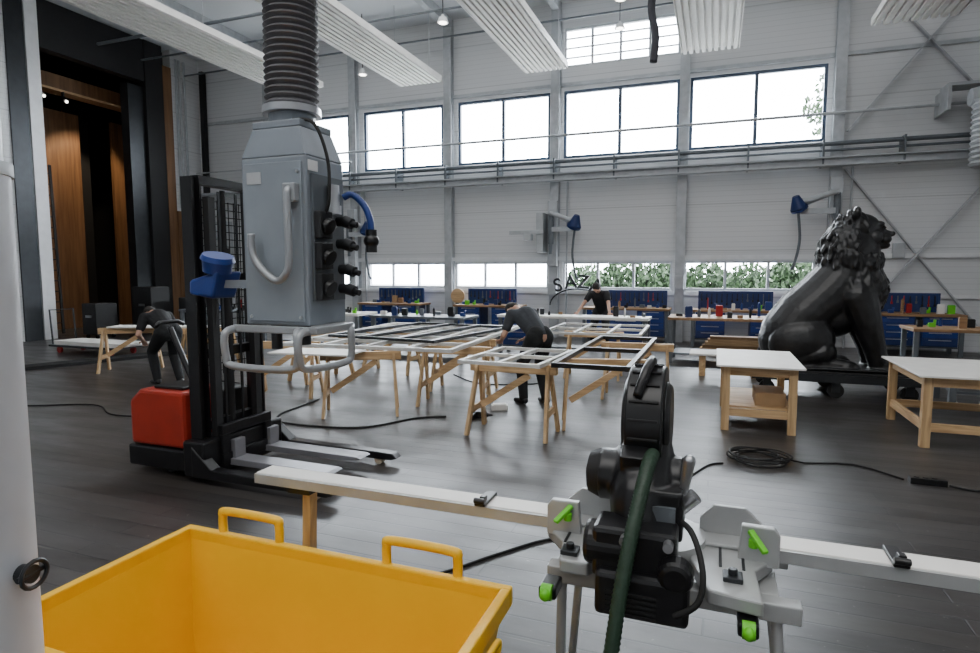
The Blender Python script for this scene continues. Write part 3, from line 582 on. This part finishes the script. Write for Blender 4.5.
for yy in (3.62,4.56):
    b=B(); b.prism([(-3.9,.05),(-2.62,.05),(-2.56,.07),(-2.6,.11),(-3.7,.13),(-3.9,.3)],'y',yy-.05,yy+.05); b.out("straddle_leg",BLACK,t,bev=.008)
    B().cyl((-2.75,yy-.035,.042),(-2.75,yy+.035,.042),.042).out("load_wheel",M("poly_wheel",(.5,.45,.35),.5),t,smooth="auto")
for yy in (3.76,4.34): B().cyl((-4.3,yy-.04,.1),(-4.3,yy+.04,.1),.1).out("drive_wheel",RUB,t,smooth="auto")
B().sweep(sm_path([(-4.35,4.05,.70),(-4.5,4.05,1.0),(-4.6,4.05,1.2)],5),.025,10).sweep([(-4.6,3.9,1.22),(-4.62,3.95,1.25),(-4.62,4.15,1.25),(-4.6,4.2,1.22)],.018,8).out("tiller",BLACK,t,smooth=True)
B().sweep(sm_path([(-3.86,3.78,2.3),(-3.8,3.8,1.6),(-3.83,3.77,.9),(-3.82,3.8,.5)],6),.012,8).out("hydraulic_hose",RUB,t,smooth=True)
# ================================================================= trestles
def trestle(L=.95,h=.75,spl=.26):
    t=thing("trestle","light pine sawhorse trestle with braced legs","trestle",(0,0,0),group="pine trestles")
    B().box((0,0,h-.05),(L,.07,.10)).out("beam",PINE,t,bev=.004)
    for sx_ in (-1,1):
        x=sx_*(L/2-.09)
        for s_ in (-1,1):
            B().beam((x,s_*.03,h-.03),(x+sx_*.04,s_*spl,0.0),.075,.032,up=(1,0,0)).out("leg",PINEZ,t)
        B().box((x+sx_*.022,0,.26),(.025,spl*1.55,.07)).out("brace",PINEY,t)
    B().beam((-(L/2-.12),0,.28),((L/2-.3),0,h-.12),.03,.07).out("diagonal_brace",PINE,t)
    return t
T0=trestle(); T0.location=(-1.95,5.92,0)
for (x,y,rz) in ((-1.12,6.55,.25),(-.95,8.2,0.05),(-3.95,6.15,.5),(-3.35,7.9,.1),(-5.5,6.7,.3),(-5.1,8.9,.0),(-1.8,9.6,.05),(-5.8,7.9,1.2),(-9.4,7.45,.6),(-8.25,8.05,1.2),(-3.1,7.0,.2)):
    dup(T0,(x,y,0),rz)
def frame(name,label,x0,x1,y0,y1,z,w,h,mat,nx,ny,rz=0,grp=None):
    t=thing(name,label,"frame",((x0+x1)/2,(y0+y1)/2,z),group=grp,rz=rz)
    cx_,cy_=(x0+x1)/2,(y0+y1)/2
    a,c=x0-cx_,x1-cx_; d,e=y0-cy_,y1-cy_
    for i in range(nx+1):
        xx=a+(c-a)*i/nx; xx=min(max(xx,a+w/2),c-w/2)
        B().bx(xx-w/2,xx+w/2,d,e,0,h).out("bar",mat,t,world=False)
    for j in range(ny+1):
        yy=d+(e-d)*j/ny; yy=min(max(yy,d+w/2),e-w/2)
        for i in range(nx):
            p=a+(c-a)*i/nx; q=a+(c-a)*(i+1)/nx
            B().bx(p+w/2+(w/2 if i==0 else 0),q-w/2-(w/2 if i==nx-1 else 0),yy-w/2,yy+w/2,0.002,h-.002).out("bar",mat,t,world=False)
    return t
GALV=M("galvanised_tube",(.62,.62,.60),.45,.1)
G_="metal frames on the trestles"
frame("steel_lattice","long pale welded metal lattice lying on trestles",-5.3,-2.95,6.3,9.6,.752,.06,.045,GALV,4,5,.06,G_)
frame("steel_lattice","pale steel frame lying on trestles beside the worker",-2.45,-1.55,5.65,6.9,.752,.045,.04,GALV,2,2,-.05,G_)
frame("steel_lattice","black steel frame lying on pine trestles",-1.5,-.72,5.75,8.5,.752,.05,.05,BLACK,1,2,.0,G_)
frame("steel_lattice","pale metal lattice lying behind the worker",-2.5,-1.0,8.9,10.6,.752,.045,.04,GALV,3,2,.03,G_)
frame("steel_lattice","dark steel frame stacked on the lattice",-4.9,-3.15,6.9,9.2,.80,.04,.04,DSTEEL,3,1,-.12,G_)
B().box((-4.35,5.85,.765),(1.0,.5,.018),(0,0,.12)).out("board",OFFW,label="white board lying over two pine trestles",cat="board")
B().box((-8.8,7.7,.764),(1.9,.35,.024),(0,0,.35)).out("wooden_plank",OFFW,label="pale plank across two trestles",cat="plank")
def wtable(x0,x1,y0,y1,h,label,shelf=True):
    t=thing("work_table",label,"table",((x0+x1)/2,(y0+y1)/2,0),group="white-topped pine work tables")
    B().bx(x0,x1,y0,y1,h-.02,h).out("table_top",OFFW,t,bev=.003)
    for (x,y) in ((x0+.1,y0+.12),(x1-.1,y0+.12),(x0+.1,y1-.12),(x1-.1,y1-.12)):
        B().bx(x-.04,x+.04,y-.035,y+.035,0,h-.02).out("leg",PINEZ,t,bev=.003)
    for y in (y0+.12,y1-.12):
        B().bx(x0+.14,x1-.14,y-.02,y+.02,h-.12,h-.025).out("apron",PINE,t); B().bx(x0+.14,x1-.14,y-.02,y+.02,.16,.24).out("stretcher",PINE,t)
    for x in (x0+.1,x1-.1):
        B().bx(x-.02,x+.02,y0+.155,y1-.155,.16,.24).out("stretcher",PINEY,t); B().bx(x-.02,x+.02,y0+.155,y1-.155,h-.12,h-.025).out("apron",PINEY,t)
    if shelf: B().bx(x0+.12,x1-.12,y0+.16,y1-.16,.24,.26).out("shelf",PINE,t)
    return t
wtable(.05,.90,6.75,8.2,.72,"pine work table with white top near the statue")
wtable(1.86,3.15,6.72,8.15,.72,"large pine work table with white top",False)
B().bx(.45,.75,7.0,7.5,.262,.40).out("cardboard_box",CARD,label="small cardboard box on the table shelf",cat="box")
# ================================================================= dolly
t=thing("statue_dolly","low dark wheeled platform under the statue","dolly",(lx,ly,0))
B().bx(lx-1.0,lx+.98,ly-.5,ly+.5,.24,.355).out("platform",MATB,t,bev=.01)
B().bx(lx-1.05,lx+1.03,ly-.54,ly-.5,.22,.33).out("side_rail",DSTEEL,t); B().bx(lx-1.05,lx+1.03,ly+.5,ly+.54,.22,.33).out("side_rail",DSTEEL,t)
for x in (-.85,0,.85):
    for y in (-.42,.42):
        B().cyl((lx+x,ly+y-.03,.1),(lx+x,ly+y+.03,.1),.1,seg=24).out("wheel",RUB,t,smooth="auto")
        B().bx(lx+x-.05,lx+x+.05,ly+y-.05,ly+y-.035,.08,.24).bx(lx+x-.05,lx+x+.05,ly+y+.035,ly+y+.05,.08,.24).bx(lx+x-.05,lx+x+.05,ly+y-.05,ly+y+.05,.21,.24).out("caster_fork",DSTEEL,t)
# ================================================================= back benches
def workbench(x0,x1,y0,y1,h,label,drawers=True,top=None):
    t=thing("workbench",label,"workbench",((x0+x1)/2,(y0+y1)/2,0),group="workbenches near the windows")
    B().bx(x0,x1,y0,y1,h-.05,h).out("worktop",top or OAK,t,bev=.004)
    for (x,y) in ((x0+.06,y0+.06),(x1-.06,y0+.06),(x0+.06,y1-.06),(x1-.06,y1-.06)): B().bx(x-.035,x+.035,y-.035,y+.035,0,h-.05).out("leg",MGREY,t)
    B().bx(x0+.1,x1-.1,y0+.1,y1-.1,.16,.19).out("shelf",MGREY,t)
    if drawers:
        for q in range(2 if x1-x0>1.5 else 1):
            w=.62; xa=x0+.12 if q==0 else x1-.12-w
            b=B().bx(xa,xa+w,y0+.05,y1-.1,.2,h-.06).out("drawer_cabinet",BLUE,t)
            for k in range(4):
                z=.23+k*.145; d=B().bx(xa+.02,xa-.02+w,y0+.03,y0+.05,z,z+.125).out("drawer",BLUEP if k else BLUE,b)
                B().bx(xa+.12,xa-.12+w,y0+.01,y0+.03,z+.09,z+.105).out("handle",STEEL,d)
    return t
for (x0,x1) in ((-9.3,-7.4),(-6.4,-4.6),(-3.0,-.95),(-.5,1.5),(3.1,4.7)):
    workbench(x0,x1,14.35,15.1,.85,"workbench with oak top and blue drawer cabinets")
random.seed(11)
for (x0,x1) in ((-8.95,-7.55),(-6.2,-4.85),(-2.45,-1.05),(-.35,1.25),(3.35,4.4)):
    t=thing("tool_panel","blue perforated tool panel with hanging tools","tool panel",((x0+x1)/2,14.98,.852),group="blue tool panels on the benches")
    B().bx(x0,x1,14.95,14.98,.86,1.26).bx(x0,x0+.03,14.93,15.0,.852,1.26).bx(x1-.03,x1,14.93,15.0,.852,1.26).out("board",BLUE,t)
    for k in range(int((x1-x0)/.11)):
        x=x0+.08+k*.11; l=random.uniform(.1,.22)
        B().bx(x-.008,x+.008,14.93,14.95,1.2-l,1.2).bx(x-.018,x+.018,14.925,14.95,1.2-l-.05,1.2-l).out("hand_tool",random.choice([DSTEEL,RUB,REDP,RUB,MGREY]),t)
workbench(-.80,1.05,11.6,12.6,.86,"large wooden workbench with thick brown top",False)
workbench(-4.2,-1.15,11.65,12.3,.82,"long work table covered with tools",True,OFFW)
workbench(-6.6,-4.5,10.6,11.4,.82,"long dark-topped work table",False,MGREY)
workbench(-9.2,-7.0,10.8,11.6,.82,"work table with pale top",False,OFFW)
workbench(3.0,5.0,11.3,12.1,.80,"low wooden workbench behind the statue",False)
workbench(2.8,4.5,9.0,9.7,.45,"low brown wooden bench beside the statue",False)
workbench(-12.2,-10.2,11.0,11.8,.80,"dark cluttered workbench near the stage opening",False,MGREY)
for i in range(6):
    B().bx(-.3+.05*i,2.2-.07*i,13.2,13.5,.062*i,.06+.062*i).out("timber_beam",random.choice([PINE,OAK]),label="long timber beam in a stack on the floor",cat="timber",group="stacked timber beams")
B().bx(-.35,.9,10.3,10.9,.34,.37).out("board",OFFW,label="pale board resting on two low blocks",cat="board")
for (a,c) in ((-.2,-.1),(.6,.7)): B().bx(a,c,10.35,10.85,0,.34).out("wood_block",PINEY,label="low wooden block supporting a board",cat="block",group="low blocks")
surf=[(-9.1,-7.5,14.5,14.85,.85),(-6.3,-4.7,14.45,14.85,.85),(-2.4,-1.0,14.45,14.85,.85),(-.4,1.4,14.45,14.85,.85),(3.2,4.6,14.45,14.85,.85),(-4.1,-2.9,11.75,12.2,.82),(-1.9,-1.2,11.75,12.2,.82),(-6.5,-4.6,10.7,11.3,.82),(-9.1,-7.1,10.9,11.5,.82),(-.7,.9,11.7,12.5,.86),(-12.1,-10.3,11.1,11.7,.80),(3.1,4.9,11.4,12.0,.80)]
mats=[REDP,BLUEP,CARD,MGREY,OAK,BLACK,MATB,OFFW,DSTEEL,BLUE,MATB,GREEN,MGREY]
for (x0,x1,y0,y1,z) in surf:
    nn=int((x1-x0)/.17)
    for i in range(nn):
        x=x0+(i+.5)*(x1-x0)/nn; y=random.uniform(y0,y1); w=random.uniform(.035,.072); hh=random.uniform(.05,.28); mt=random.choice(mats)
        k=random.random()
        if k<.45:
            B().bx(x-w,x+w,y-w*.6,y+w*.6,z,z+hh*.7).bx(x-w*.9,x+w*.9,y-w*.5,y+w*.5,z+hh*.7,z+hh*.75).out("storage_box",mt,label="small storage box standing on a workbench",cat="box",group="boxes on the benches",bev=.004)
        elif k<.70:
            B().cyl((x,y,z),(x,y,z+hh),w*.45).cyl((x,y,z+hh),(x,y,z+hh+.025),w*.25).out("can",mt,label="small can standing on a workbench",cat="can",group="cans on the benches",smooth="auto")
        else:
            w*=.8; B().bx(x-w*1.0,x+w*1.0,y-.03,y+.03,z+.0,z+.07).cyl((x+w*.6,y,z),(x+w*.9,y-.0,z+.12),.022).cyl((x-w*1.0,y,z+.035),(x-w*1.4,y,z+.035),.012).out("power_tool",random.choice([BLUEP,GREEN,RUB,RUB]),label="small power tool lying on a workbench",cat="power tool",group="power tools on the benches")
t=thing("wooden_disc","round wooden disc standing on the bench","disc",(-6.6,15.0,.0))
B().cyl((-6.6,15.12,1.05),(-6.6,15.16,1.05),.2,seg=32).out("disc",PINE,t,smooth="auto"); B().bx(-6.65,-6.55,15.1,15.18,0.0,.86).out("stand",MGREY,t)
# ================================================================= wall extraction arms
def arm(colx,reach,z):
    t=thing("extraction_arm","grey wall-mounted extraction arm with blue hood","extraction arm",(colx,15.1,z),group="extraction arms on the wall columns")
    s=1 if reach>0 else -1; e=colx+reach
    B().bx(colx-.12,colx+.12,15.02,15.17,z-.9,z+.75).out("mounting_plate",LGREY,t,bev=.01)
    B().cyl((colx,14.9,z-.35),(colx,14.9,z+.4),.07).cyl((colx,14.9,z-.6),(colx,14.9,z-.35),.045).bx(colx-.04,colx+.04,14.9,15.03,z-.2,z+.2).out("pivot",MGREY,t,smooth="auto")
    B().bx(min(colx,e),max(colx,e),14.84,14.94,z-.04,z+.08).beam((colx,14.89,z+.42),(e,14.89,z+.1),.03,.05).out("boom",LGREY,t)
    B().sweep(sm_path([(colx,14.8,z+.42),(colx+.4*reach,14.78,z+.34),(colx+.8*reach,14.78,z+.24),(e,14.78,z+.26)],6),.055,12).out("hose",LGREY,t,smooth=True)
    B().cyl((e,14.8,z+.10),(e+s*.08,14.72,z+.34),.17,.07,seg=20).cyl((e-s*.02,14.82,z+.06),(e,14.8,z+.10),.18,seg=20).out("hood",BLUE,t,smooth="auto")
    B().sweep(sm_path([(e,14.85,z),(e-s*.05,14.85,z-.6),(e+s*.03,14.85,z-1.1),(e+s*.1,14.85,z-1.25)],6),.03,8).out("hanging_cable",MGREY,t,smooth=True)
arm(-3.92,.62,2.75); arm(2.42,-.75,3.0); arm(-9.9,.65,2.75)
t=thing("bracket_arm","grey wall bracket arm with control box","bracket arm",(-4.4,15.0,2.2))
B().bx(-5.0,-4.1,14.8,14.9,2.66,2.76).out("boom",LGREY,t,bev=.01); B().bx(-4.6,-4.4,14.75,14.95,2.5,2.66).out("control_box",LGREY,t,bev=.01); B().bx(-4.3,-4.12,14.86,15.39,2.2,3.2).out("post",LGREY,t,bev=.01)
for x in (-9.6,-3.6,2.75):
    B().cyl((x,15.3,0),(x,15.3,4.0),.025).out("conduit_pipe",LGREY,label="vertical grey conduit pipe on the wall",cat="pipe",group="conduits on the wall")
for (x,z) in ((-9.9,1.3),(-3.92,1.1),(-.8,1.3),(2.42,1.5),(3.7,2.0)):
    B().bx(x-.11,x+.11,15.03 if x<3 else 15.26,15.17 if x<3 else 15.39,z,z+.32).bx(x-.09,x+.09,15.02 if x<3 else 15.25,15.03 if x<3 else 15.26,z+.02,z+.3).out("switch_box",LGREY,label="grey electrical box mounted on the wall column",cat="electrical box",group="electrical boxes on the wall",bev=.005)
# ================================================================= floor items
def cable(pts,r=.011,label="black cable lying across the floor",n_=8):
    return B().sweep(sm_path([(p[0],p[1],r if len(p)<3 else p[2]) for p in pts],n_),r,8).out("cable",RUB,label=label,cat="cable",smooth=True)
pts=[]
random.seed(5)
for i in range(70):
    a=i*2*math.pi/14; r=.20+.04*math.sin(i*.7)+.015*random.random(); pts.append((.42+r*1.1*math.cos(a),5.80+r*math.sin(a),.010+.0010*i))
pts+=[(.8,5.85,.010),(1.2,5.95,.010),(1.50,5.66,.010)]
cable(pts,.008,"black extension cable coiled on the floor",3)
cable([(1.80,5.62),(1.98,5.56),(2.5,5.7),(3.2,5.5)],.008)
cable([(.12,5.6),(.0,5.5),(-.15,5.1),(-.25,4.8),(-.1,4.55),(-.3,4.35),(-.7,4.2)],.008)
B().bx(1.53,1.78,5.59,5.67,0,.05).cyl((1.58,5.63,.05),(1.58,5.63,.055),.02).cyl((1.64,5.63,.05),(1.64,5.63,.055),.02).cyl((1.70,5.63,.05),(1.70,5.63,.055),.02).out("power_strip",BLACK,label="black power strip lying on the floor",cat="power strip",bev=.006)
cable([(-1.8,2.6),(-1.44,2.89),(-1.15,3.3),(-.9,3.6),(-.5,3.75)],.009)
cable([(-4.9,6.6),(-4.85,6.1),(-4.8,5.7),(-4.5,5.4),(-3.6,5.5),(-3.2,6.1),(-2.9,6.3)])
cable([(-7.0,5.7),(-6.4,5.6),(-6.2,6.2),(-6.5,7.0),(-7.2,7.2)],.009)
cable([(-4.0,9.0),(-3.3,8.4),(-2.6,8.6),(-2.4,8.9)],.009)
cable([(-9.6,5.2),(-8.4,4.9),(-7.4,5.3),(-6.6,5.0),(-5.6,5.3)],.009)
t=thing("power_drill","black cordless drill lying on the floor","drill",(-2.54,6.4,0))
B().bx(-2.64,-2.44,6.38,6.45,.0,.08).cyl((-2.44,6.415,.045),(-2.36,6.415,.045),.025,.012).out("body",BLACK,t,bev=.01); B().bx(-2.62,-2.55,6.26,6.38,.0,.07).out("grip",DSTEEL,t,bev=.01)
B().box((-2.45,6.9,.032),(.2,.12,.06),(0,0,.4)).box((-2.45,6.9,.068),(.16,.1,.012),(0,0,.4)).out("packet",OFFW,label="small white packet lying on the floor",cat="packet")
t=thing("flat_cart","low flat cart with dark push handle","cart",(-12.1,8.9,0))
B().bx(-13.1,-11.2,8.5,9.2,.14,.18).out("deck",DSTEEL,t)
for (x,y) in ((-12.9,8.6),(-11.4,8.6),(-12.9,9.1),(-11.4,9.1)): B().cyl((x,y-.02,.07),(x,y+.02,.07),.07).out("wheel",REDP,t,smooth="auto")
B().sweep([(-13.1,8.6,.16),(-13.15,8.6,.9),(-13.15,9.1,.9),(-13.1,9.1,.16)],.018,8).out("push_handle",DSTEEL,t)
for k in range(2): B().bx(-13.0,-11.1+.1*k,8.55,9.15,.182+.04*k,.22+.04*k).out("board",OFFW,label="pale board stacked on the low cart",cat="board",group="boards on the cart")
for k in range(4):
    B().beam((-11.9+k*.12,5.6,.03),(-10.7+k*.12,9.2,.03),.05,.06).out("steel_profile",MATB,label="long black steel profile lying on the floor",cat="steel bar",group="black profiles on the floor")
for (x,y,w,h) in ((-14.5,12.2,.7,1.3),(-13.6,12.8,.5,1.0),(-14.9,11.0,.5,.9)):
    t=thing("equipment_case","black wheeled equipment case near the stage","case",(x,y,0),group="equipment cases")
    B().bx(x-w/2,x+w/2,y-.3,y+.3,.1,h).out("body",MATB,t,bev=.02)
    for dx in (-1,1):
        for dy in (-1,1): B().cyl((x+dx*(w/2-.08),y+dy*.22-.02,.05),(x+dx*(w/2-.08),y+dy*.22+.02,.05),.05).out("wheel",RUB,t)
    B().bx(x-.1,x+.1,y-.32,y-.3,h*.6,h*.6+.06).out("latch",STEEL,t)
# ================================================================= LIGHT
w=bpy.data.worlds.new("sky"); SC.world=w; w.use_nodes=True; bg=w.node_tree.nodes["Background"]; bg.inputs[0].default_value=(.86,.93,1,1); bg.inputs[1].default_value=29.0
def area(name,loc,rot,sx_,sy_,pw,col=(1,1,1)):
    l=bpy.data.lights.new(name,'AREA'); l.shape='RECTANGLE'; l.size=sx_; l.size_y=sy_; l.energy=pw; l.color=col
    o=bpy.data.objects.new(name,l); o.location=loc; o.rotation_euler=rot; COL.objects.link(o); o["label"]="large soft added fill light inside the hall"; o["category"]="light"; return o
area("added_fill_light",(-3.5,7.5,8.1),(0,0,0),16,11,660,(.97,.985,1))  # added overhead fill to lift the dim interior, not a fitting of the hall
area("added_fill_light",(-1.0,-1.0,7.5),(math.radians(25),0,0),10,4,460,(1,.985,.96))  # added fill high behind the camera, brightens the foreground, no real source there
l=bpy.data.lights.new("stage_light",'SPOT'); l.energy=420; l.color=(1,.78,.52); l.spot_size=1.3; l.shadow_soft_size=.2
o=bpy.data.objects.new("stage_light",l); o.location=(-16.5,13.0,6.5); o.rotation_euler=(0,math.radians(30),0); COL.objects.link(o); o["label"]="warm stage spotlight above the wooden flats"; o["category"]="light"
# ================================================================= CAMERA
f=600.0; p=math.atan(54.5/f); yaw=math.atan(225/f*math.cos(p))
cam=bpy.data.cameras.new("camera"); cam.lens=f/980*36; cam.sensor_width=36; cam.clip_start=.05; cam.clip_end=300
co=bpy.data.objects.new("camera",cam); co.location=(0,0,1.7); co.rotation_euler=(math.pi/2-p,0,yaw); COL.objects.link(co); SC.camera=co
